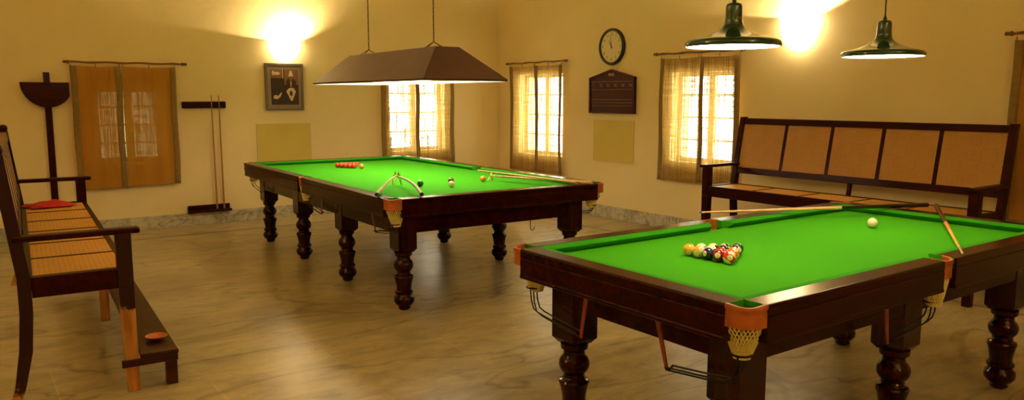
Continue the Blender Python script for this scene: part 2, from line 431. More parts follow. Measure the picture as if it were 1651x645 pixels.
# ------------------------------------------------------------------ curtains and rods
def curtain(axis, u0, u1, ztop, zbot, label, seed, curve=0.0, wl=True, wr=True, mt='curtain'):
    rnd = random.Random(seed)
    sgn_pos = (YL if axis == 'y' else XR) - .065
    um = (u0+u1)/2
    t = thing('curtain', label, 'curtain', (um, sgn_pos, zbot) if axis == 'y' else (sgn_pos, um, zbot), 0, 'loose woven jute curtains over the windows')
    nu, nz = 26, 20; H = ztop-zbot; ph = rnd.random()*6
    def pt(s, v, off=0.0):
        u = (u0-um) + (u1-u0)*s
        u += curve*sin(pi*v)*((s-.5)*2) + .004*sin(9*v+ph)
        d = .007*sin(s*17+ph+1.2*v) + .004*sin(7*v+ph*2+3*s)
        z = H*v - .010*(1-abs(2*s-1))*v*v + (.003*sin(s*9+ph) if v == 0 else 0)
        d = d - off
        return (u, d, z) if axis == 'y' else (d, u, z)
    def sheet(s0, s1, n, off):
        vs = [pt(s0+(s1-s0)*i/n, j/nz, off) for j in range(nz+1) for i in range(n+1)]
        fs = [(j*(n+1)+i, j*(n+1)+i+1, (j+1)*(n+1)+i+1, (j+1)*(n+1)+i) for j in range(nz) for i in range(n)]
        return MB().add(vs, fs)
    c = sheet(0, 1, nu, 0).build('woven_panel', M[mt], t, smooth=True)
    bw = .066/(u1-u0)
    if wl:
        o = sheet(0, bw, 3, .004).build('border', M['border'], t, smooth=True); o.modifiers.new('thick', 'SOLIDIFY').thickness = .003
    if wr:
        o = sheet(1-bw, 1, 3, .004).build('border', M['border'], t, smooth=True); o.modifiers.new('thick', 'SOLIDIFY').thickness = .003
    o = sheet(0, 1, nu, .0)
    hem = [pt(i/nu, 0, .004) for i in range(nu+1)]
    MB().tube(hem, .006, 6).build('hem', M['border'], t, smooth=True)
    for s in (.02, .5, .98):
        x, y, z = pt(s, 1)
        zt = (1.965 if axis == 'y' else 2.070) - .0185 - zbot
        MB().tube([(x, y, z-.012), (x, y, zt)], .0045, 6).build('tie', M['border'], t)
    return t
def rod(axis, u0, u1, z, label):
    pos = (YL if axis == 'y' else XR) - .062
    um = (u0+u1)/2
    t = thing('curtain_rod', label, 'curtain rod', (um, pos, z) if axis == 'y' else (pos, um, z), 0, 'bamboo curtain rods')
    n = 18; h = (u1-u0)/2
    pts = []; rs = []
    for i in range(n+1):
        u = -h + 2*h*i/n
        pts.append((u, 0, .004*sin(i*1.3)) if axis == 'y' else (0, u, .004*sin(i*1.3))); rs.append(.0115 if i % 4 else .0135)
    MB().tube(pts, rs, 10).build('pole', M['bamboo'], t, smooth=True)
    for s in (-1, 1):
        prof = [(0, .010), (.008, .020), (.02, .021), (.035, .012), (.045, .017), (.06, .014), (.068, .003)]
        f = MB().lathe(prof, 14).build('finial', M['bamboo'], t, smooth=True)
        if axis == 'y': f.location = (s*(h-.06), 0, 0); f.rotation_euler = (0, s*pi/2, 0)
        else: f.location = (0, s*(h-.06), 0); f.rotation_euler = (-s*pi/2, 0, 0)
    for s in (-1, 1):
        a = (s*(h-.10), 0, 0) if axis == 'y' else (0, s*(h-.10), 0)
        b = (s*(h-.10), .06, 0) if axis == 'y' else (.06, s*(h-.10), 0)
        MB().tube([a, b], .007, 8).build('bracket', M['iron'], t)
    return t
rod('y', 1.075, 2.37, 1.965, 'bamboo rod above the leftmost, dim curtained window')
rod('y', 4.86, 6.20, 1.965, 'bamboo rod behind the brown lamp hood, above the window left of the room corner')
rod('x', 8.32, 9.76, 2.067, 'bamboo rod above the narrow window just right of the room corner')
rod('x', 5.38, 6.70, 2.078, 'bamboo rod above the window behind the left green pendant lamp')
rod('x', 1.50, 2.86, 2.078, 'knobbed rod end at the right edge of the picture')
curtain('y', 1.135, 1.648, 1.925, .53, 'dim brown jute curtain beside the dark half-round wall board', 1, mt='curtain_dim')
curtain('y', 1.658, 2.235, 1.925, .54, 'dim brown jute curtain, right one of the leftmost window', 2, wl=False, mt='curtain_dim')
curtain('y', 4.93, 5.538, 1.925, .60, 'backlit jute curtain under the lamp hood, farther from the room corner', 3)
curtain('y', 5.541, 6.12, 1.925, .60, 'backlit jute curtain under the lamp hood, nearer the room corner', 4, wl=False)
curtain('x', 9.055, 9.66, 2.02, .50, 'backlit jute curtain directly right of the room corner', 5, -.008, wl=False)
curtain('x', 8.42, 9.050, 2.02, .50, 'backlit jute curtain with a wavy edge, nearer the wall clock', 6, -.022)
curtain('x', 5.990, 6.60, 2.025, .60, 'backlit jute curtain between the yellow sheet and the cane bench', 7, wl=False)
curtain('x', 5.43, 5.987, 2.025, .60, 'backlit jute curtain whose foot hangs behind the cane bench arm', 8)
curtain('x', 2.18, 2.79, 2.025, .60, 'brown curtain at the right edge of the picture, past the cane bench', 9, mt='curtain_dim')
curtain('x', 1.58, 2.177, 2.025, .60, 'brown curtain just outside the right edge of the picture', 10, mt='curtain_dim')

# ------------------------------------------------------------------ billiard tables
LEG_PROF = [(0, .034), (.012, .046), (.018, .046), (.024, .040), (.036, .056), (.060, .075), (.080, .078), (.098, .074), (.112, .060), (.120, .058),
            (.126, .066), (.134, .069), (.143, .067), (.150, .058), (.165, .055), (.19, .058), (.22, .064), (.243, .071), (.253, .073), (.262, .068),
            (.268, .054), (.275, .049), (.280, .052)]
for k in range(1, 12):
    a = -pi/2 + pi*k/12*1.0
    if k > 1: LEG_PROF.append((.338 + .062*sin(a), .0735*cos(a) if cos(a)*.0735 > .05 else .05))
LEG_PROF += [(.402, .048), (.407, .055), (.415, .064), (.430, .066), (.44, .066)]

def table(name, label, loc, rz, L, Wd, H, lu, lv, mids, apron_z, runner):
    t = thing(name, label, 'billiard table', loc, rz)
    a, b = L/2, Wd/2
    g = .10                      # corner gap in the rail
    rw, rh = .095, .135          # wooden rail
    bed = H - .040
    # slate bed with cloth, notched at the pockets
    def arc(cx, cy, r, a0, a1, n=7): return [(cx+r*cos(a0+(a1-a0)*i/n), cy+r*sin(a0+(a1-a0)*i/n)) for i in range(n+1)]
    e = .105; pc = .088; pr = .041
    poly = []
    def cornerpoly(sx, sy):
        c = (sx*(a-pc), sy*(b-pc)); n = 8
        # from the long-side edge point to the short-side edge point, concave arc
        d = sqrt(max(pr*pr-(pc-e)**2, 0))
        p1 = (sx*(a-pc-d), sy*(b-e)); p2 = (sx*(a-e), sy*(b-pc-d))
        ang1 = math.atan2(p1[1]-c[1], p1[0]-c[0]); ang2 = math.atan2(p2[1]-c[1], p2[0]-c[0])
        # go through the inner diagonal
        mid = math.atan2(-sy, -sx)
        def unwrap(x, ref):
            while x-ref > pi: x -= 2*pi
            while x-ref < -pi: x += 2*pi
            return x
        ang1 = unwrap(ang1, mid); ang2 = unwrap(ang2, mid)
        return [(c[0]+pr*cos(ang1+(ang2-ang1)*i/n), c[1]+pr*sin(ang1+(ang2-ang1)*i/n)) for i in range(n+1)]
    def midpoly(sy):
        c = (0, sy*(b-.062)); r = .052; n = 8
        dy = (.062-e); d = sqrt(max(r*r-dy*dy, 0)) if abs(dy) < r else 0
        pts = []
        a1 = math.atan2(sy*(.062-e), -d); a2 = math.atan2(sy*(.062-e), d)
        lo = [(c[0]+r*cos(a1+(a2-a1)*i/n), c[1]+r*sin(a1+(a2-a1)*i/n)) for i in range(n+1)]
        return lo     # left to right, dipping toward the centre
    poly += list(reversed(cornerpoly(-1, -1)))          # short side -> long side at (-,-)
    poly += midpoly(-1)
    poly += cornerpoly(1, -1)
    poly += list(reversed(cornerpoly(1, 1)))
    poly += list(reversed(midpoly(1)))
    poly += cornerpoly(-1, 1)
    MB().prism(poly, bed-.045, bed).build('bed_cloth', M['felt'], t)
    # rails and cushions: six sections
    def section(p0, p1, nrm, cut0, cut1, first_corner, second_corner):
        """p0,p1 outer end points of the wood, nrm = inward normal"""
        p0 = Vector(p0); p1 = Vector(p1); d = (p1-p0).normalized(); n = Vector(nrm)
        mb = MB()
        prof = [(0, H-rh), (0, H-.045), (.0035, H-.041), (.0, H-.037), (.0, H-.008), (.006, H-.001), (.012, H), (rw-.002, H), (rw, H-.002), (rw, bed-.05), (rw-.01, H-rh)]
        prof = [(0, H-rh), (-.003, H-rh+.004), (-.003, H-rh+.014), (0, H-rh+.018)] + prof[1:]
        k = len(prof)
        vs = [Vector((*(p0+n*q[0]).to_2d(), q[1])) for q in prof] + [Vector((*(p1+n*q[0]).to_2d(), q[1])) for q in prof]
        fs = [tuple(range(k)), tuple(range(2*k-1, k-1, -1))] + [(i, (i+1) % k, k+(i+1) % k, k+i) for i in range(k)]
        r = mb.add(vs, fs).build('rail', M['maho'] , t)
        # cushion
        c0 = p0 + d*cut0; c1 = p1 - d*cut1
        cp = [(rw-.004, H-.001), (rw+.012, H-.001), (rw+.044, H-.006), (rw+.050, H-.012), (rw+.047, H-.017), (rw+.020, bed+.0), (rw-.004, bed+.0)]
        k = len(cp); vs = []
        for c, sg in ((c0, 1), (c1, -1)):
            for q in cp:
                along = (q[0]-rw)*.75*sg
                v = c + n*q[0] + d*along; vs.append(Vector((v.x, v.y, q[1])))
        fs = [tuple(range(k)), tuple(range(2*k-1, k-1, -1))] + [(i, (i+1) % k, k+(i+1) % k, k+i) for i in range(k)]
        cb = MB().add(vs, fs)
        for c, sg in ((p0, 1), (p1, -1)):      # cloth tucked over the rail's end at the pocket jaw
            q0 = c + n*.012 - d*(.003*sg); q1 = c + n*(rw+.004) - d*(.003*sg); dd = d*(.003*sg+.0005*sg)
            pl = [q0, q1, q1+dd, q0+dd]
            cb.hexa([(v.x, v.y, bed-.004) for v in pl], [(v.x, v.y, H+.0008) for v in pl])
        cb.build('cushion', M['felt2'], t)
    mg = .052
    for sy in (-1, 1):
        section((-a+g, sy*b), (-mg, sy*b), (0, -sy), .002, .004, 1, 0)
        section((mg, sy*b), (a-g, sy*b), (0, -sy), .004, .002, 0, 1)
    for sx in (-1, 1):
        section((sx*a, -b+g), (sx*a, b-g), (-sx, 0), .002, .002, 1, 1)
    # pockets: leather collar, net, iron ball runner, strap
    def lattice(parent, c, top, bot, ztop, zbot, n=22, rows=8, out=None, wide=0):
        def rad(an, v):
            w = 0
            if out is not None: w = wide*max(0, cos(an-out)*1.25+.1)**.5 if cos(an-out)*1.25+.1 > 0 else 0
            return bot + (top+min(w, wide)-bot)*(1-v)**.92
        mb = MB()
        for sgn in (1, -1):
            for k in range(n):
                pts = []
                for j in range(rows+1):
                    v = j/rows; an = 2*pi*(k + sgn*v*rows*.5)/n
                    r = rad(an, v)
                    pts.append((c[0]+r*cos(an), c[1]+r*sin(an), ztop+(zbot-ztop)*v))
                mb.tube(pts, .0030, 4, caps=False)
        for z, v in ((ztop, 0), (zbot, 1)):
            mb.tube([(c[0]+rad(2*pi*i/24, v)*cos(2*pi*i/24), c[1]+rad(2*pi*i/24, v)*sin(2*pi*i/24), z) for i in range(25)], .0045, 5, caps=False)
        return mb.build('net', M['net'], parent, smooth=True)
    def band(name, pts, ztop, zbot, th, parent, bulge=.004, sag=.006):
        # a leather wall following pts (outer line), given thickness inward by centroid of arc
        cx = sum(p[0] for p in pts)/len(pts); cy = sum(p[1] for p in pts)/len(pts)
        n = len(pts); cen = Vector((CEN[0], CEN[1]))
        rows = [(ztop-.002, .003), (ztop+.002, 0), (ztop+.003, -.005), (ztop+.001, -th-.003), (ztop-.006, -th), (zbot, -th), (zbot, 0), (ztop-.030, -.001), (ztop-.020, -.002), (ztop-.012, .003)]
        vs = []
        for z, o in rows:
            for i, p in enumerate(pts):
                v = Vector(p)-cen; l = v.length; v = cen + v*((l+o)/l)
                vs.append((v.x, v.y, z - (sag*sin(pi*i/(n-1)) if z > zbot else 0)))
        k = len(rows); fs = []
        for r in range(k):
            r2 = (r+1) % k
            for i in range(n-1): fs.append((r*n+i, r*n+i+1, r2*n+i+1, r2*n+i))
        fs.append(tuple(r*n for r in range(k))); fs.append(tuple(r*n+n-1 for r in reversed(range(k))))
        return MB().add(vs, fs).build(name, M['leather'], parent, smooth=True)
    def runner_irons(parent, c, d, z0, zend, ln, out, drop=.03):
        d = Vector(d); o = Vector(out)
        mb = MB()
        for s in (-1, 0, 1):
            w = Vector((-d.y, d.x))*(.018*s)
            p = Vector(c)
            pts = []
            zo = z0 + (.0 if s else -.018)
            for v, z in ((0, z0+.01), (.006, (z0+zend)/2+.02), (.024, zend+.044), (.06, zend+.032), (ln*.5, zend+.018), (ln, zend)):
                q = p + w + d*v
                pts.append((q.x, q.y, z + (-.016 if s == 0 else 0)))
            mb.tube(pts, .0035, 6)
        q = p + d*ln
        mb.tube([(q.x-d.y*.022, q.y+d.x*.022, zend), (q.x, q.y, zend-.014), (q.x+d.y*.022, q.y-d.x*.022, zend)], .004, 6)
        ring = [(c[0]+.034*cos(2*pi*i/16), c[1]+.034*sin(2*pi*i/16), z0+.015) for i in range(17)]
        mb.tube(ring, .004, 5, caps=False)
        r = mb.build('ball_runner', M['iron'], parent, smooth=True)
        q2 = q + o*.0
        e1 = q + d*.03 - o*.0
        top = Vector((q.x - d.x*.05, q.y - d.y*.05)) + Vector((-0, 0))
        sb = MB(); tx = Vector((-d.y, d.x))
        # leather strap from under the rail down to the runner's end
        A = Vector((q.x + d.x*.01, q.y + d.y*.01, zend-.02)); B = Vector((q.x + d.x*.06, q.y+d.y*.06, H-rh-.002)) + Vector((o.x*.012, o.y*.012, 0))
        s1 = Vector((d.x, d.y, 0))*.007; s2 = Vector((tx.x, tx.y, 0))*.003
        sb.hexa([A-s1-s2, A+s1-s2, A+s1+s2, A-s1+s2], [B-s1*1.8-s2, B+s1*1.8-s2, B+s1*1.8+s2, B-s1*1.8+s2])
        sb.build('strap', M['red_leather'], parent)
    for sx in (-1, 1):
        for sy in (-1, 1):
            CEN = (sx*(a-g), sy*(b-g))
            n = 12
            pts = []
            for i in range(n+1):
                q = pi/2*i/n
                rr = 1.0
                pts.append((CEN[0] + sx*(g-.002)*(cos(q)**.66), CEN[1] + sy*(g-.002)*(sin(q)**.66)))
            lh = band('pocket', pts, H+.001, H-.078, .009, t)
            c = (sx*(a-.098), sy*(b-.098))
            lattice(lh, c, .062, .027, H-.072, H-.205, 32, 9, math.atan2(sy, sx), .022)
            if runner == 'short': runner_irons(lh, (sx*(a-.085), sy*(b-.09)), (0, -sy), H-.205, .560 if H > .87 else .60, .33, (sx, 0))
            else: runner_irons(lh, (sx*(a-.09), sy*(b-.085)), (-sx, 0), H-.205, .585, .33, (0, sy))
    for sy in (-1, 1):
        CEN = (0, sy*(b-.062)); n = 12
        pts = [(CEN[0] + (mg+.004)*cos(pi*i/n), CEN[1] + sy*.062*sin(pi*i/n)**.7 if 0 < i < n else CEN[1]) for i in range(n+1)]
        lh = band('pocket', pts, H+.001, H-.082, .009, t)
        lattice(lh, (0, sy*(b-.062)), .054, .030, H-.078, H-.210, 24, 8)
        runner_irons(lh, (0, sy*(b-.07)), (-1, 0), H-.210, .585, .34, (0, sy))
    # aprons between the leg blocks, and the under frame
    hb = .075
    yi, xi = b*1.0 - (b-lv-hb), None
    za, zb2 = apron_z, H-rh
    def apron(p, q):
        o = MB().box(p, q).build('apron', M['maho'], t, bevel=.003); return o
    xs = [-lu] + mids + [lu]
    for sy in (-1, 1):
        y0, y1 = sorted((sy*(lv+hb-.004), sy*(lv+hb-.034)))
        for x0, x1 in zip(xs[:-1], xs[1:]): apron((x0+hb-.001, y0, za), (x1-hb+.001, y1, bed-.046))
    for sx in (-1, 1):
        x0, x1 = sorted((sx*(lu+hb-.004), sx*(lu+hb-.034)))
        apron((x0, -lv+hb-.001, za), (x1, lv-hb+.001, bed-.046))
    o = MB().box((-lu, -lv, H-rh-.0), (lu, lv, bed-.046)).build('underframe', M['maho'], t)
    rm = MB()
    for sy in (-1, 1):
        y0, y1 = sorted((sy*(b-.098), sy*(lv+hb-.035))); rm.box((-a+.19, y0, H-rh+.002), (a-.19, y1, bed-.046))
    for sx in (-1, 1):
        x0, x1 = sorted((sx*(a-.098), sx*(lu+hb-.035))); rm.box((x0, -b+.19, H-rh+.002), (x1, b-.19, bed-.046))
    rm.build('rail_support', M['maho'], t)
    # legs
    first = None
    for x in xs:
        for y in (-lv, lv):
            if first is None:
                mb = MB(); mb.lathe(LEG_PROF, 32)
                h = hb
                mb.add([(-h+.02,-h+.02,.44),(h-.02,-h+.02,.44),(h-.02,h-.02,.44),(-h+.02,h-.02,.44),(-h,-h,.465),(h,-h,.465),(h,h,.465),(-h,h,.465),(-h,-h,bed-.048),(h,-h,bed-.048),(h,h,bed-.048),(-h,h,bed-.048)],
                       [(3,2,1,0),(0,1,5,4),(1,2,6,5),(2,3,7,6),(3,0,4,7),(4,5,9,8),(5,6,10,9),(6,7,11,10),(7,4,8,11),(8,9,10,11)])
                first = mb.build('leg', M['mahoZ'], t, smooth=True, auto=35); first.location = (x, y, 0)
            else:
                o = first.copy(); COL.objects.link(o); o.parent = t; o.location = (x, y, 0)
    return t

T1 = table('snooker_table', 'long dark eight-legged snooker table under the brown lamp hood', (3.5055, 6.7353, 0), 1.5378, 3.7815, 1.989, .865, 1.66, .781, [-.555, .555], .585, 'long')
T2 = table('pool_table', 'dark six-legged table with a rack of numbered balls, in the right foreground', (3.4364, 2.2461, 0), .0009, 2.718, 1.3644, .8894, 1.130, .4636, [0.0], .625, 'short')
# a J hook under the far table's short apron
MB().tube([(-1.705, -.34, .60), (-1.705, -.34, .52), (-1.705, -.345, .505), (-1.705, -.36, .498), (-1.705, -.377, .505), (-1.705, -.382, .525)], .004, 8).build('rest_hook', M['hook'], T1, smooth=True)

# ------------------------------------------------------------------ lamps
def lerp(p, q, s): return tuple(p[i]+(q[i]-p[i])*s for i in range(len(p)))
def hood(loc, rz):
    t = thing('billiard_lamp', 'long brown metal lamp hood hanging over the far table', 'lamp', loc, rz)
    L0, W0, L1, W1, hh = 2.523/2, .798/2, 1.883/2, .228/2, .294
    th = .006
    def ringpts(L, Wd, z): return [(-L, -Wd, z), (L, -Wd, z), (L, Wd, z), (-L, Wd, z)]
    # shell: outer, rim lip
    mb = MB()
    vs = ringpts(L0, W0, 0) + ringpts(L0, W0, .018) + ringpts(L1, W1, hh) 
    fs = [(0,1,5,4),(1,2,6,5),(2,3,7,6),(3,0,4,7),(4,5,9,8),(5,6,10,9),(6,7,11,10),(7,4,8,11),(8,9,10,11)]
    mb.add(vs, fs)
    s = mb.build('shade', M['hood'], t)
    vi = ringpts(L0-th, W0-th, .0) + ringpts(L0-th, W0-th, .018) + ringpts(L1-th, W1-th, hh-th)
    MB().add(vi + ringpts(L0, W0, 0), [(0,1,5,4),(1,2,6,5),(2,3,7,6),(3,0,4,7),(4,5,9,8),(5,6,10,9),(6,7,11,10),(7,4,8,11),(8,9,10,11),(0,1,13,12),(1,2,14,13),(2,3,15,14),(3,0,12,15)]).build('lining', M['hood_in'], t)
    MB().box((-L0+.05, -W0+.05, .028), (L0-.05, W0-.05, .036)).build('diffuser', M['hoodlight'], t)
    for sx in (-1, 1):
        x = sx*.70
        mb = MB()
        mb.tube([(x, -.09, hh), (x, 0, hh+.055)], .004, 6); mb.tube([(x, .09, hh), (x, 0, hh+.055)], .004, 6)
        mb.tube([(x-.16, 0, hh), (x, 0, hh+.055)], .004, 6); mb.tube([(x+.16, 0, hh), (x, 0, hh+.055)], .004, 6)
        mb.build('hanger', M['chain'], t)
        mb = MB(); z = hh+.05; top = ZC-loc[2]; k = 0
        while z < top-.03:
            pts = [(x+(.006*cos(q) if k % 2 else 0), (0 if k % 2 else .006*cos(q)), z+.022+.022*sin(q)) for q in [2*pi*i/8 for i in range(9)]]
            mb.tube(pts, .0024, 4, caps=False); z += .036; k += 1
        mb.tube([(x, .004, hh+.05), (x, .006, top)], .0035, 5)
        mb.build('chain', M['chain'], t)
        MB().lathe([(0, .045), (.012, .05), (.03, .02)], 16, (x, 0, top-.03)).build('ceiling_rose', M['chain'], t, smooth=True)
    return t
hood((3.515, 6.730, 1.708), 1.537)

def pendant(loc, label):
    t = thing('pendant_lamp', label, 'lamp', loc, 0, 'green enamel pendant lamps')
    R = .203
    prof = [(0, 0), (0, 0), (.0, R), (.010, R+.003), (.020, R+.001), (.028, R-.009), (.036, .162), (.046, .126), (.058, .094), (.070, .068), (.082, .050), (.095, .041), (.12, .0365), (.172, .0350), (.183, .031), (.188, .018), (.189, .008)]
    MB().lathe(prof[2:], 40, caps=False).build('shade', M['pend'], t, smooth=True, auto=60)
    inner = [(0, R), (0, R-.005), (.016, R-.005), (.024, R-.014), (.031, R-.045), (.040, .13), (.050, .095), (.058, .06), (.06, .0005)]
    MB().lathe(inner, 40, caps=False).build('lining', M['hood_in'], t, smooth=True, auto=60)
    MB().lathe([(.004, .176), (.003, .184), (.006, .192), (.012, .192), (.014, .18)], 32).build('diffuser', M['pendlight'], t, smooth=True)
    MB().lathe([(.186, .009), (.20, .009), (.206, .005), (.215, .004)], 12).build('cord_grip', M['black'], t, smooth=True)
    top = ZC-loc[2]
    MB().tube([(0, 0, .21), (.002, 0, 1.0), (0, 0, top)], .0035, 8).build('cord', M['cord'], t, smooth=True)
    MB().lathe([(0, .05), (.02, .052), (.035, .02)], 16, (0, 0, top-.035)).build('ceiling_rose', M['black'], t, smooth=True)
    return t
pendant((2.800, 2.25, 1.796), 'green enamel pendant lamp hanging in front of the curtained window')
pendant((4.018, 2.25, 1.790), 'green enamel pendant lamp hanging above the cane bench back')

def sconce(loc, nrm, label, R=.205, D=.26, power=SCONCE_POINT, side=1):
    """quarter-sphere bowl on the wall; nrm points into the room"""
    rz = math.atan2(nrm[1], nrm[0]) - pi/2      # local +y points into the room
    t = thing('wall_sconce', label, 'wall lamp', loc, rz, 'frosted glass bowl wall lamps')
    n, k = 20, 10; vs = []; fs = []
    for sh in (1.0, .965):
        for j in range(k+1):
            ph = pi/2*j/k
            for i in range(n+1):
                q = pi*i/n
                r = R*cos(ph)**.8 if j < k else 0
                vs.append((r*sh*cos(q), r*sh*.80*sin(q)+.001, -D*sh*sin(ph)))
    o = (n+1)*(k+1)
    for j in range(k):
        for i in range(n):
            A = j*(n+1)+i; fs.append((A, A+1, A+n+2, A+n+1)); fs.append((o+A+n+1, o+A+n+2, o+A+1, o+A))
    for i in range(n): fs.append((i, o+i, o+i+1, i+1))
    MB().add(vs, fs).build('bowl', M['sconce'], t, smooth=True)
    rim = [(R*1.01*cos(pi*i/20), R*.80*1.01*sin(pi*i/20)+.001, .0) for i in range(21)]
    MB().tube(rim, .005, 6).build('rim', M['sconce'], t, smooth=True)
    MB().box((-.05, 0, -.10), (.05, .018, .02)).build('wall_plate', M['brass'], t, bevel=.004)
    lit(t, 'bulb_light', 'POINT', power, (side*.13, .075, -.035), WHITE_LAMP, shadow_soft_size=.018)
    return t
# local x of a back-wall sconce runs to -x in the world, hence side = -1 puts the bulb toward the corner
sconce((3.600, YL, 2.292), (0, -1, 0), 'glowing bowl wall lamp above the framed photograph', .205, .26, side=-1)
sconce((XR, 4.766, 2.370), (-1, 0, 0), 'glowing bowl wall lamp between the two pendant lamps', .217, .33, side=-1)
sconce((XL, 4.2, 2.3), (1, 0, 0), 'added fill light, a bowl on the unseen left wall', .205, .26, FILL_SCONCE, 1)  # this bowl and the next are unseen, added to brighten the room
sconce((2.2, YB, 2.3), (0, 1, 0), 'added fill light, a bowl on the wall behind the camera', .205, .26, FILL_SCONCE, 1)

# ------------------------------------------------------------------ wall things
def facing_wall(nrm): return math.atan2(nrm[1], nrm[0]) + pi/2      # local -y points into the room, local +x to the viewer's right
RB, RR = facing_wall((0, -1)), facing_wall((-1, 0))

def text_mesh(s, size):
    cu = bpy.data.curves.new('txt', 'FONT'); cu.body = s; cu.size = size; cu.align_x = 'CENTER'; cu.align_y = 'CENTER'
    ob = bpy.data.objects.new('txt', cu); COL.objects.link(ob)
    dg = bpy.context.evaluated_depsgraph_get(); me = bpy.data.meshes.new_from_object(ob.evaluated_get(dg))
    bpy.data.objects.remove(ob); bpy.data.curves.remove(cu)
    return me
def add_text(mb, s, size, x, z, y=-.001, th=.0012, mi=0, bold=0):
    me = text_mesh(s, size)
    vs = [(x+v.co.x, y, z+v.co.y) for v in me.vertices]; fs = [tuple(p.vertices) for p in me.polygons]
    mb.add(vs, fs, mi); bpy.data.meshes.remove(me)

def clock():
    t = thing('wall_clock', 'round wall clock with cream face and thick black rim above the scoreboard', 'clock', (XR, 7.488, 2.212), RR)
    R = .232
    prof = [(0, R), (.030, R), (.042, R-.008), (.045, R-.018), (.040, R-.030), (.022, R-.036)]
    o = MB().lathe([(z, r) for z, r in prof], 48, caps=True).build('case', M['black'], t, smooth=True); o.rotation_euler = (pi/2, 0, 0)
    o = MB().lathe([(.0, .198), (.024, .198)], 48).build('face', M['clockface'], t); o.rotation_euler = (pi/2, 0, 0)
    mb = MB()
    for k in range(1, 13):
        an = radians(90-30*k); add_text(mb, str(k), .050, .158*cos(an), .158*sin(an), -.0250)
    mb.build('numerals', M['ink'], t)
    mb = MB()
    for k in range(60):
        an = radians(6*k); r0, r1 = (.187 if k % 5 else .180), .193
        d = Vector((cos(an), 0, sin(an))); n = Vector((-sin(an), 0, cos(an)))*.0012
        mb.add([d*r0-n+Vector((0,-.025,0)), d*r1-n+Vector((0,-.025,0)), d*r1+n+Vector((0,-.025,0)), d*r0+n+Vector((0,-.025,0))], [(0,1,2,3)])
    mb.build('minute_marks', M['ink'], t)
    for nm, an, l, w, y in (('hour_hand', 122-0, .095, .009, -.027), ('minute_hand', 97, .150, .007, -.029)):
        d = Vector((cos(radians(an)), 0, sin(radians(an)))); n = Vector((-d.z, 0, d.x))*w; Y = Vector((0, y, 0))
        mb = MB(); mb.add([d*-.025-n*.8+Y, d*-.025+n*.8+Y, d*l+n*.3+Y, d*l-n*.3+Y], [(0,1,2,3)]); mb.add([v+Vector((0,.0012,0)) for v in (d*-.025-n*.8+Y, d*-.025+n*.8+Y, d*l+n*.3+Y, d*l-n*.3+Y)], [(3,2,1,0)])
        mb.build(nm, M['ink'], t)
    o = MB().lathe([(.024, .010), (.032, .009)], 16).build('hub', M['ink'], t); o.rotation_euler = (pi/2, 0, 0)
clock()

def scoreboard():
    t = thing('scoreboard', 'maroon wooden scoreboard with a peaked top under the wall clock', 'scoreboard', (XR, 7.472, 1.367), RR)
    w, h, pk = .424, .458, .562
    Mx = Matrix(((1,0,0,0),(0,0,-1,0),(0,1,0,0),(0,0,0,1)))     # xy polygon -> xz, extruded to -y
    MB().prism([(-w, 0), (w, 0), (w, h), (0, pk), (-w, h)], 0, .030, M=Mx).build('board', M['score'], t, bevel=.003)
    fr = MB()
    for a, b2 in (((-w, 0), (w, .03)), ((-w, 0), (-w+.03, h)), ((w-.03, 0), (w, h))): fr.box((a[0], -.042, a[1]), (b2[0], -.030, b2[1]))
    for s in (-1, 1):
        fr.hexa([(0, -.042, pk-.030), (s*w, -.042, h-.030), (s*w, -.030, h-.030), (0, -.030, pk-.030)], [(0, -.042, pk), (s*w, -.042, h), (s*w, -.030, h), (0, -.030, pk)])
    fr.build('moulding', M['score'], t, bevel=.002)
    mb = MB()
    for z in (.405, .305, .175): mb.box((-w+.04, -.034, z-.0025), (w-.04, -.030, z+.0025))
    mb.box((-w+.04, -.034, .095), (w-.04, -.030, .099))
    mb.build('line', M['gilt'], t)
    mb = MB()
    for i, s in enumerate(('1', '10', '20', '30', '40', '100')): add_text(mb, s, .058, -.34+.138*i, .355, -.0315)
    mb.build('numerals', M['gilt'], t)
    mb = MB()
    for i in range(20): add_text(mb, str(i+1), .034, -.365+.0385*i, .135, -.0315)
    mb.build('scale_numbers', M['gilt'], t)
    MB().box((-.055, -.036, .475), (.055, -.030, .512)).build('plaque', plain('dull_pink_plaque', (.30, .12, .07), .5), t)
    for z in (.355, .135):
        MB().box((-w+.045, -.040, z-.048), (w-.045, -.031, z-.040)).build('rail', M['score'], t)
scoreboard()

def sheet(loc, rz, w, h, label, tilt=0):
    t = thing('notice_board', label, 'board', loc, rz, 'plain olive yellow boards')
    MB().box((-w/2, -.010, 0), (w/2, 0, h)).build('board', M['sheet'], t)
    mb = MB(); e = .012
    mb.box((-w/2, -.012, 0), (w/2, -.0095, e)); mb.box((-w/2, -.012, h-e), (w/2, -.0095, h)); mb.box((-w/2, -.012, e), (-w/2+e, -.0095, h-e)); mb.box((w/2-e, -.012, e), (w/2, -.0095, h-e))
    mb.build('edging', M['sheet_edge'], t)
    t.rotation_euler[1] = tilt
sheet((XR, 7.449, .736), RR, .752, .545, 'blank olive yellow board under the maroon scoreboard')
sheet((3.555, YL, .69), RB, .722, .545, 'blank olive yellow board under the framed photograph')

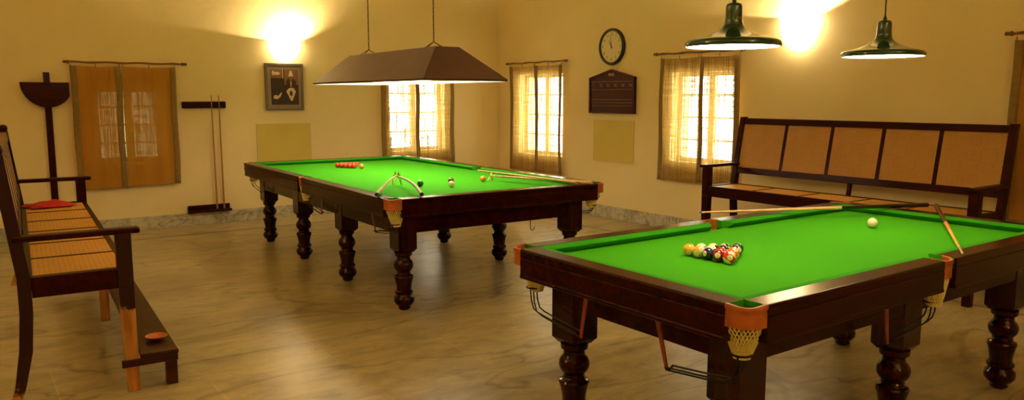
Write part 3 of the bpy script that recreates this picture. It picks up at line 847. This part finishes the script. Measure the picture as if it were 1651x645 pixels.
def picture():
    t = thing('framed_photograph', 'grey framed sepia photograph under the glowing wall lamp', 'picture', (3.578, YL, 1.402), RB)
    w, h = .252, .606
    mb = MB(); f = .030
    mb.box((-w, -.03, 0), (w, 0, f)); mb.box((-w, -.03, h-f), (w, 0, h)); mb.box((-w, -.03, f), (-w+f, 0, h-f)); mb.box((w-f, -.03, f), (w, 0, h-f))
    mb.build('frame', M['pframe'], t, bevel=.003)
    MB().box((-w+f, -.014, f), (w-f, -.004, h-f)).build('mount', M['pmat'], t)
    p = MB(); x0, x1, z0, z1 = -w+.075, w-.065, .075, h-.075
    p.box((x0, -.0165, z0), (x1, -.014, z1), 0)
    def blob(pts, mi, y): p.add([(x, y, z) for x, z in pts], [tuple(range(len(pts)))], mi)
    def ell(cx, cz, rx, rz2, mi, y): blob([(cx+rx*cos(2*pi*i/14), cz+rz2*sin(2*pi*i/14)) for i in range(14)], mi, y)
    blob([(x0, z1-.115), (-.025, z1-.115), (-.025, z1), (x0, z1)], 1, -.0168)         # framed panels behind
    blob([(.0, z1-.20), (x1, z1-.20), (x1, z1), (.0, z1)], 1, -.0168)
    ell(-.10, z1-.055, .045, .02, 2, -.0170); ell(-.145, z1-.05, .018, .03, 2, -.0170)
    blob([(-.022, z1-.12), (-.014, z1-.12), (-.014, z1), (-.022, z1)], 2, -.0170)
    blob([(.035, z0+.12), (.145, z0+.12), (.155, z0+.30), (.11, z0+.345), (.06, z0+.345), (.02, z0+.30)], 0, -.0171)   # seated man, dark coat
    blob([(.078, z1-.155), (.095, z1-.155), (.09, z1-.235), (.083, z1-.235)], 2, -.0173)
    ell(.087, z1-.115, .024, .034, 1, -.0173); blob([(.055, z1-.09), (.119, z1-.09), (.10, z1-.02), (.075, z1-.02)], 2, -.0175)
    blob([(.02, z0+.175), (.06, z0+.215), (.12, z0+.215), (.15, z0+.17), (.10, z0+.05), (.08, z0+.05)], 2, -.0173)
    ell(.085, z0+.145, .020, .035, 0, -.0175)
    blob([(-.15, z0+.08), (-.10, z0+.07), (-.06, z0+.10), (-.035, z0+.155), (-.05, z0+.155), (-.085, z0+.115), (-.12, z0+.125), (-.145, z0+.115)], 2, -.0173)
    p.build('print', [M['pdark'], M['pmid'], M['plight']], t)
picture()

def half_round_rack():
    t = thing('wall_rest_board', 'dark half-round board on a tall pole against the wall left of the curtains', 'rack', (.905, YL, 0), RB)
    Mx = Matrix(((1,0,0,0),(0,0,-1,0),(0,1,0,0),(0,0,0,1)))
    pts = [(-.255, 0)]
    for i in range(1, 20):
        q = pi + pi*i/20
        x, z = .255*cos(q), .275*sin(q)
        if x < .212: pts.append((x, z))
    pts += [(.212, -.145), (.212, 0)]
    o = MB().prism([(x, z+1.737) for x, z in pts], .030, .058, M=Mx).build('half_round_board', M['bench'], t, bevel=.003)
    MB().box((-.033, -.092, 1.70), (.027, -.058, 1.845)).build('top_block', M['bench'], t, bevel=.003)
    MB().hexa([(-.040, -.030, 0), (.032, -.030, 0), (.032, 0, 0), (-.040, 0, 0)], [(-.030, -.030, 1.74), (.032, -.030, 1.74), (.032, 0, 1.74), (-.030, 0, 1.74)]).build('pole', M['bench'], t, bevel=.003)
half_round_rack()

def cue_rack():
    t = thing('cue_rack', 'small dark two-piece wall rack holding two cues', 'cue rack', (2.560, YL-.002, 0), RB)
    MB().box((-.258, -.040, 1.440), (.258, 0, 1.522)).build('top_bar', M['bench'], t, bevel=.012)
    MB().box((-.250, -.030, .160), (.250, 0, .245)).build('back_board', M['bench'], t, bevel=.004)
    MB().box((-.262, -.085, .158), (.262, -.030, .186)).build('tray', M['bench'], t, bevel=.006)
    mb = MB()
    for x in (-.2, -.12, -.04, .082, .168):
        mb.tube([(x+.018*cos(q), -.058-.018*sin(q), 1.47) for q in [pi*i/8*1.6-.3*pi for i in range(9)]], .004, 5)
    mb.build('clip', M['bench'], t)
cue_rack()

def cue(name, label, p0, p1, r0, r1, mats, splits, group=None, cat='cue', bend=0, side=(0,0,1)):
    """tip at p0, butt at p1; splits = fractions where materials change; parts shaft / butt / tip"""
    p0 = Vector(p0); p1 = Vector(p1)
    t = thing(name, label, cat, p1, 0, group)
    L = (p1-p0).length; d = (p0-p1)
    sd = Vector(side)
    names = {'tip': 'tip', 'shaft': 'shaft', 'butt': 'butt', 'splice': 'splice', 'cap': 'butt_cap'}
    prev = 0.0
    for (nm, f1, m) in splits:
        n = 8; pts = []; rs = []
        for i in range(n+1):
            f = prev + (f1-prev)*i/n
            pts.append(d*(1-f) + sd*(bend*sin(pi*f)))
            rs.append(r0 + (r1-r0)*f)
        MB().tube(pts, rs, 12).build(nm, m, t, smooth=True)
        prev = f1
    return t
# the two cues standing in the rack (tip up)
cue('cue', 'brown cue standing in the wall rack, left one', (2.638, YL-.058, 1.595), (2.646, YL-.060, .190), .006, .0125, None,
    [('tip', .008, M['tip']), ('shaft', .75, M['cuebrown']), ('butt', 1.0, M['cuebrown'])], 'cues in the wall rack')
cue('cue', 'brown cue standing in the wall rack, right one', (2.727, YL-.058, 1.595), (2.731, YL-.060, .190), .006, .0125, None,
    [('tip', .008, M['tip']), ('shaft', .75, M['cuebrown']), ('butt', 1.0, M['cuebrown'])], 'cues in the wall rack')

# ------------------------------------------------------------------ benches
def uvpanel(name, p, u, v, m, parent, th=.012, nrm=None):
    """thin panel at p spanned by u, v with UVs in metres"""
    p, u, v = Vector(p), Vector(u), Vector(v); n = u.cross(v).normalized()*th
    vs = [p, p+u, p+u+v, p+v, p-n, p+u-n, p+u+v-n, p+v-n]
    me = bpy.data.meshes.new(name); me.from_pydata([tuple(x) for x in vs], [], [(0,1,2,3),(7,6,5,4),(0,4,5,1),(1,5,6,2),(2,6,7,3),(3,7,4,0)])
    uv = me.uv_layers.new(name='UVMap'); ul, vl = u.length, v.length
    tab = [(0,0),(ul,0),(ul,vl),(0,vl)]*2
    for lp in me.loops: uv.data[lp.index].uv = tab[lp.vertex_index]
    me.materials.append(m)
    o = bpy.data.objects.new(name, me); COL.objects.link(o); o.parent = parent
    return o
def bench(name, label, loc, rz, L, n, worn=False, slatted=False, SZ=.69, AZ=.905, D=.50, BT=1.36, LN=.19):
    """local x along the bench, local -y is the front, origin at front centre of the floor line"""
    t = thing(name, label, 'bench', loc, rz)
    h = L/2; pw = .030
    # front posts
    for s in (-1, 1):
        lx = s*(h-.035)
        mb = MB(); w0 = .030 if not worn else .033; w1 = .037
        mb.hexa([(lx-w0, 0, 0), (lx+w0, 0, 0), (lx+w0, .06, 0), (lx-w0, .06, 0)], [(lx-w1, 0, SZ-.10), (lx+w1, 0, SZ-.10), (lx+w1, .075, SZ-.10), (lx-w1, .075, SZ-.10)])
        mb.box((lx-w1, 0, SZ-.10), (lx+w1, .075, AZ-.028))
        o = mb.build('front_leg', M['worn'] if worn and s == WORN_SIDE else M['bench'], t, bevel=.004)
    if worn:
        mb = MB(); mb.hexa([(-.030, .002, 0), (.030, .002, 0), (.030, .058, 0), (-.030, .058, 0)], [(-.034, .002, SZ-.106), (.034, .002, SZ-.106), (.034, .060, SZ-.106), (-.034, .060, SZ-.106)])
        mb.build('middle_leg', M['worn'], t, bevel=.004)
    lean = lambda z: D-.035 + max(0, z-SZ)*LN
    for s in (-1, 1):
        lx = s*(h-.030)
        # sabre back leg continuing as the leaning back post
        prof = [(0, D+.055), (.12, D+.015), (.30, D-.020), (.50, D-.035), (SZ, D-.035), (BT+.012, D-.035+(BT-SZ)*LN)]
        mb = MB(); vs = []; 
        for z, y in prof:
            tk = .024 if z < .2 else .030
            vs += [(lx-.028, y-tk, z), (lx+.028, y-tk, z), (lx+.028, y+tk, z), (lx-.028, y+tk, z)]
        fs = [(3,2,1,0)]
        for i in range(len(prof)-1):
            q = 4*i
            fs += [(q, q+1, q+5, q+4), (q+1, q+2, q+6, q+5), (q+2, q+3, q+7, q+6), (q+3, q, q+4, q+7)]
        q = 4*(len(prof)-1); fs.append((q, q+1, q+2, q+3))
        mb.add(vs, fs).build('back_leg', M['worn_low'] if worn else M['bench'], t, bevel=.004)
        if slatted:
            o = MB().lathe([(0, .02), (.01, .03), (.03, .034), (.05, .028), (.06, .008)], 14, (lx, lean(BT), BT+.004)).build('knob', M['bench'], t, smooth=True)
    # arms
    for s in (-1, 1):
        ax = s*(h-.035)
        mb = MB()
        mb.box((ax-.037, -.045, AZ-.030), (ax+.037, D+.005, AZ))
        mb.build('arm', M['bench'], t, bevel=.008)
    # seat frame
    mb = MB()
    mb.box((-h+.07, .008, SZ-.105), (h-.07, .040, SZ)); mb.box((-h+.055, D-.075, SZ-.08), (h-.055, D-.045, SZ))
    for s in (-1, 1): mb.box((min(s*(h-.07), s*(h-.010)), .075, SZ-.105), (max(s*(h-.07), s*(h-.010)), D-.066, SZ))
    seg = (L-.14)/n
    for k in range(1, n):
        x = -h+.07+seg*k; mb.box((x-.010, .040, SZ-.045), (x+.010, D-.075, SZ-.002))
    mb.build('seat_frame', M['bench'], t, bevel=.003)
    for k in range(n):
        x = -h+.07+seg*k
        uvpanel('seat_panel', (x+.010, .040, SZ-.006), (seg-.020, 0, 0), (0, D-.115, 0), M['cane'], t)
    # back frame
    dz = lambda z: lean(z)
    def bar(x0, x1, z0, z1, tk=.020, mbx=None, y_off=0):
        mbx.hexa([(x0, dz(z0)-tk+y_off, z0), (x1, dz(z0)-tk+y_off, z0), (x1, dz(z0)+tk+y_off, z0), (x0, dz(z0)+tk+y_off, z0)],
                 [(x0, dz(z1)-tk+y_off, z1), (x1, dz(z1)-tk+y_off, z1), (x1, dz(z1)+tk+y_off, z1), (x0, dz(z1)+tk+y_off, z1)])
    mb = MB(); zb0, zb1, zt0 = .795, .855, BT-.060
    tb = MB(); bar(-h+.058, h-.058, zt0, BT, .024, tb)
    tb.build('top_rail', M['slat'] if slatted else M['bench'], t, bevel=.003)
    bar(-h+.058, h-.058, zb0, zb1, .020, mb)
    for k in range(1, n):
        x = -h+.07+seg*k; bar(x-.018, x+.018, zb1, zt0, .016, mb)
    bar(-.018, .018, SZ-.02, zb0, .014, mb)
    mb.build('back_frame', M['bench'], t, bevel=.003)
    if not slatted:
        for k in range(n):
            x0 = -h+.07+seg*k + (.018 if k else -.012); x1 = -h+.07+seg*(k+1) - (.018 if k < n-1 else -.012)
            uvpanel('back_panel', (x0, dz(zb1)-.004, zb1), (x1-x0, 0, 0), (0, dz(zt0)-dz(zb1), zt0-zb1), M['cane2'], t, th=-.008)
    else:
        for k in range(n):
            x0 = -h+.07+seg*k + (.018 if k else -.012); x1 = -h+.07+seg*(k+1) - (.018 if k < n-1 else -.012)
            uvpanel('back_panel', (x0, dz(zb1)-.004, zb1), (x1-x0, 0, 0), (0, dz(zt0)-dz(zb1), zt0-zb1), M['slatcane'], t, th=-.008)
    return t
M['greyash'] = wood('speckled_grey_ash', (.26, .20, .13), (.66, .58, .44), .4, .1, 'Y', 3)
M['slatcane'] = cane_mat('pale_back_cane', (.58, .32, .10), (.36, .17, .045))
WORN_SIDE = -1
# right-hand bench: faces -x, its left end is toward +y
bench('cane_bench', 'long dark bench with five woven cane back panels along the right wall', (6.145, 3.950, 0), -pi/2, 2.62, 5)
# left-hand bench: faces +x; local +x must run to ... front is local -y -> world +x
B1rz = pi/2 - radians(3.4)
bench('cane_settle', 'long high cane-seated bench seen end-on at the left edge', (.735+.096, 4.475+1.61, 0), B1rz, 3.22, 6, worn=True, slatted=True, SZ=.68, AZ=.893, D=.53, BT=1.29, LN=.12)

def footstool():
    rz = B1rz
    t = thing('footrest_bench', 'low narrow footrest bench in front of the left bench', 'footrest', (1.004, 5.655, 0), rz)
    L, w, z = 2.42, .19, .205
    h = L/2
    MB().box((-h, 0, z-.024), (h, w, z)).build('top_board', M['redwood'], t, bevel=.004)
    for sx in (-1, 1):
        a0, a1 = sorted((sx*h, sx*(h-.026)))
        MB().box((a0, .004, z-.062), (a1, w+(.092 if sx < 0 else 0), z-.0245)).build('cross_batten', M['redwood'], t, bevel=.003)
        a0, a1 = sorted((sx*(h-.0265), sx*(h-.088)))
        MB().box((a0, .006, 0), (a1, .064, z-.0245)).build('leg', M['redwood'], t, bevel=.003)
footstool()
t = MB().lathe([(0, .020), (.004, .030), (.016, .052), (.024, .060), (.026, .058), (.018, .048), (.008, .026), (.007, .0005)], 28, caps=False)
t.add([(.020*cos(2*pi*i/28), .020*sin(2*pi*i/28), 0) for i in range(28)], [tuple(range(28))])
o = t.build('terracotta_dish', M['clay'], smooth=True, loc=(.868, 4.690, .2055))
tag(o, 'shallow orange terracotta dish on the end of the low footrest', 'dish')
# red cloth heaped on the far end of the seat
nx, ny = 22, 14; vs = []; fs = []
for j in range(ny+1):
    for i in range(nx+1):
        u = i/nx-.5; v = j/ny-.5
        e = max(0, 1-(abs(u)*2)**3)*max(0, 1-(abs(v)*2)**3)
        z = .003 + e*(.022 + .012*sin(9*u+5*v) + .010*sin(17*v-6*u+1))
        vs.append((u*.34*(1+.08*sin(7*v)), v*.26*(1+.12*sin(5*u+1)), max(.002, z)))
for j in range(ny):
    for i in range(nx):
        A = j*(nx+1)+i; fs.append((A, A+1, A+nx+2, A+nx+1))
o = MB().add(vs, fs).build('folded_cloth', M['redcloth'], smooth=True, loc=(.625, 7.46, .681), rot=(0, 0, .2))
o.modifiers.new('thick', 'SOLIDIFY').thickness = .004; o.modifiers['thick'].offset = 1
tag(o, 'crumpled red cloth lying on the far end of the left bench seat', 'cloth')

# ------------------------------------------------------------------ balls
def ball(name, label, x, y, bedz, r, m, rot=(0,0,0), group=None, number=None):
    bm = bmesh.new(); bmesh.ops.create_uvsphere(bm, u_segments=32, v_segments=20, radius=r)
    for f in bm.faces: f.smooth = True
    me = bpy.data.meshes.new(name); bm.to_mesh(me); bm.free(); me.materials.append(m)
    o = bpy.data.objects.new(name, me); COL.objects.link(o); o.location = (x, y, bedz+r); o.rotation_euler = rot
    tag(o, label, 'ball', group)
    if number:
        tm = text_mesh(number, r*.42); vs = []
        for v in tm.vertices:
            d = Vector((1, v.co.x/r, v.co.y/r)); yy, zz = v.co.x, v.co.y
            xx = sqrt(max(r*r-yy*yy-zz*zz, 0)); p = Vector((xx, yy, zz)).normalized()*(r*1.006); vs.append(p)
        fs = [tuple(p.vertices) for p in tm.polygons]; bpy.data.meshes.remove(tm)
        mb = MB().add(vs, fs); q = mb.build('number', M['ink'], o)
    return o
bed2 = .8894-.040; R2 = .0285
YEL, BLU, RED, PUR, ORA, GRN, MAR, BLK = (.80,.42,.02), (.010,.012,.075), (.55,.012,.006), (.05,.008,.06), (.75,.16,.01), (.005,.09,.03), (.20,.006,.006), (.008,.008,.008)
BM = {}
def bmx(c, s): 
    k = (c, s)
    if k not in BM: BM[k] = ball_mat('pool_ball_%d' % len(BM), c, s)
    return BM[k]
rack = [  # row 0 is the long row at low x, front (toward the near corner) to back
    [('11', RED, 1, 'red striped ball 11 at the front corner of the rack'), ('7', MAR, 0, 'maroon ball 7 beside the striped 11 ball'), ('2', BLU, 0, 'dark blue ball 2 in the middle of the rack front row'), ('9', YEL, 1, 'yellow striped ball 9 beside the solid yellow one'), ('1', YEL, 0, 'solid yellow ball 1 at the left corner of the rack')],
    [('5', ORA, 0, 'orange ball 5 just right behind the striped 11 ball'), ('3', RED, 0, 'solid red ball 3 behind the maroon one'), ('10', BLU, 1, 'blue striped ball 10 behind the dark blue one'), ('15', MAR, 1, 'maroon striped ball 15 behind the yellow pair')],
    [('13', ORA, 1, 'orange striped ball 13 on the right edge of the rack'), ('8', BLK, 0, 'black ball 8 in the centre of the rack'), ('12', PUR, 1, 'purple striped ball 12 on the back edge of the rack')],
    [('4', PUR, 0, 'purple ball 4 near the far corner of the rack'), ('14', GRN, 1, 'green striped ball 14 near the far corner of the rack')],
    [('6', GRN, 0, 'dark green ball 6 at the far right corner of the rack')],
]
tocam = lambda x, y: math.atan2(-y, -x)
rr = random.Random(3)
for i, row in enumerate(rack):
    for j, (num, c, s, lab) in enumerate(row):
        x = 2.742 + i*R2*2*cos(pi/6)*1.01; y = 2.180 + i*R2 + j*R2*2.01
        if num == '11': rot = (radians(-38), radians(-14), tocam(x, y)+.12)
        else: rot = (rr.uniform(-1.3, 1.3), rr.uniform(-.9, .3), tocam(x, y)+rr.uniform(-.9, .9))
        if num == '15': rot = (radians(10), radians(-5), tocam(x, y)+.8)
        ball('pool_ball', lab, x, y, bed2+.0003, R2, bmx(c, bool(s)), rot, 'racked numbered balls on the near table', num)
white = plain('ivory_ball', (.84, .74, .50), .12, coat=.5)
ball('cue_ball', 'ivory white ball alone near the far end of the near table', 4.172, 2.336, bed2+.0003, R2, white)
bed1 = .865-.040; R1 = .0270
redb = plain('red_snooker_ball', (.80, .025, .010), .12, coat=.5)
pinkb = plain('pink_snooker_ball', (.85, .22, .10), .12, coat=.5)
greenb = plain('dark_green_snooker_ball', (.004, .055, .030), .12, coat=.5)
brownb = plain('brown_snooker_ball', (.12, .03, .010), .12, coat=.5)
yellowb = plain('amber_yellow_snooker_ball', (.80, .34, .02), .12, coat=.5)
ang = 1.5378; ud = Vector((cos(ang), sin(ang))); vd = Vector((-sin(ang), cos(ang)))
px0 = Vector((3.505, 7.60))
ball('snooker_ball', 'pink ball at the tip of the red ball pyramid', px0.x, px0.y, bed1+.0003, R1, pinkb)
names = {(0,0): 'apex red ball of the pyramid, touching the pink',
 (1,0): 'red ball in the second pyramid row, left', (1,1): 'red ball in the second pyramid row, right',
 (2,0): 'red ball in the third pyramid row, left end', (2,1): 'red ball at the centre of the pyramid', (2,2): 'red ball in the third pyramid row, right end',
 (3,0): 'red ball in the fourth pyramid row, left end', (3,1): 'red ball in the fourth pyramid row, inner left', (3,2): 'red ball in the fourth pyramid row, inner right', (3,3): 'red ball in the fourth pyramid row, right end',
 (4,0): 'red ball at the left corner of the pyramid base row', (4,1): 'red ball second from left in the pyramid base row', (4,2): 'red ball in the middle of the pyramid base row', (4,3): 'red ball second from right in the pyramid base row', (4,4): 'red ball at the right corner of the pyramid base row'}
for i in range(5):
    for j in range(i+1):
        p = px0 + Vector((-.052, .03)) + ud*(2*R1*1.02 + i*2*R1*cos(pi/6)*1.01) + vd*((i/2-j)*2*R1*1.01)
        ball('snooker_ball', names[(i, j)], p.x, p.y, bed1+.0003, R1, redb, group='red balls in the pyramid on the far table')
ball('snooker_ball', 'very dark green ball on the far table beside the crossed rests', 3.20, 5.785, bed1+.0003, R1, greenb)
ball('snooker_ball', 'brown ball hidden partly behind the white on the far table', 3.530, 5.83, bed1+.0003, R1, brownb)
ball('cue_ball', 'white ball in front of the brown one on the far table', 3.392, 5.595, bed1+.0003, R1, white)
ball('snooker_ball', 'amber yellow ball near the brass cross rest on the far table', 3.846, 5.80, bed1+.0003, R1, yellowb)

# ------------------------------------------------------------------ cues and rests lying on the tables
H1, H2 = .865, .8894
cue('cue', 'pale cue with black butt lying from the side pocket across the near table', (3.478, 2.985, H2+.030), (4.962, 2.428, H2+.0165), .0055, .0145, None,
    [('tip', .007, M['tip']), ('ferrule', .018, M['clockface']), ('shaft', .60, M['ash']), ('butt', 1.0, M['ebony'])])
cue('cue', 'cue with orange and yellow splice and black butt crossing the near table', (3.560, 1.572, H2+.0065), (4.978, 2.382, H2+.0165), .0055, .0145, None,
    [('tip', .007, M['tip']), ('shaft', .10, M['ash']), ('splice', .40, M['yellowwood']), ('splice', .56, M['orange']), ('butt', 1.0, M['ebony'])])

def spider(label, pos, rz, hgt=.075):
    return
def rest(label, head, butt, cat='rest', head_kind='spider', bend=0, side=(0,0,1), r0=.0085, r1=.0145, m=None, capm=None):
    head = Vector(head); butt = Vector(butt)
    t = cue('cue_rest', label, head, butt, r0, r1, None, [('shaft', .965, m or M['ash']), ('butt_cap', 1.0, capm or M['ebony'])], None, 'cue rest', bend, side)
    d = (head-butt); dn = Vector((d.x, d.y, 0)).normalized(); sx = Vector((-dn.y, dn.x, 0))
    h = head-butt
    mb = MB()
    if head_kind == 'spider':
        g = -(head.z-bed1) + .003
        for s in (-1, 1):
            mb.tube([h + sx*(s*.010), h + sx*(s*.028) + Vector((0,0,-.006)), h + sx*(s*.034) + Vector((0,0,g*.5)), h + sx*(s*.036) + Vector((0,0,g))], .003, 6)
            mb.tube([h + sx*(s*.012) + Vector((0,0,.004)), h + sx*(s*.014) + Vector((0,0,.026))], .003, 6)
        mb.tube([h - sx*.028 + Vector((0,0,-.004)), h + Vector((0,0,.008)), h + sx*.028 + Vector((0,0,-.004))], .004, 6)
        mb.build('spider_head', M['iron'], t, smooth=True)
    else:
        g = head.z-bed1
        c = h + Vector((0,0,0))
        for s in (-1, 1):
            mb.tube([c + sx*(s*.034) + Vector((0,0,-g+.004)), c, c - sx*(s*.026) + Vector((0,0,.036))], .0038, 6)
        mb.build('cross_head', M['brass'], t, smooth=True)
    return t
def onray(px, py, z): pass
rest('spider-headed rest with its butt left of the near corner pocket, far table', (3.085, 5.990, .915), (2.450, 5.075, .884), 'rest', 'spider', .012, (-.6, .6, .2), m=M['ash'])
rest('slightly bowed speckled rest meeting the spider rest on the far table', (3.110, 6.025, .900), (2.722, 4.905, .884), 'rest', 'cross', .030, (1, 0, .35), m=M['greyash'])
rest('rest with cross head under the cue at the right of the far table', (3.960, 5.850, .868), (4.235, 4.775, .884), 'rest', 'cross', m=M['ash'], capm=M['ash'])
cue('cue', 'pale cue lying over the cross rest at the right of the far table', (3.905, 5.98, .912), (4.150, 4.86, .882), .0055, .0120, None,
    [('tip', .007, M['tip']), ('ferrule', .018, M['clockface']), ('shaft', .70, M['ash']), ('butt', 1.0, M['ash'])])
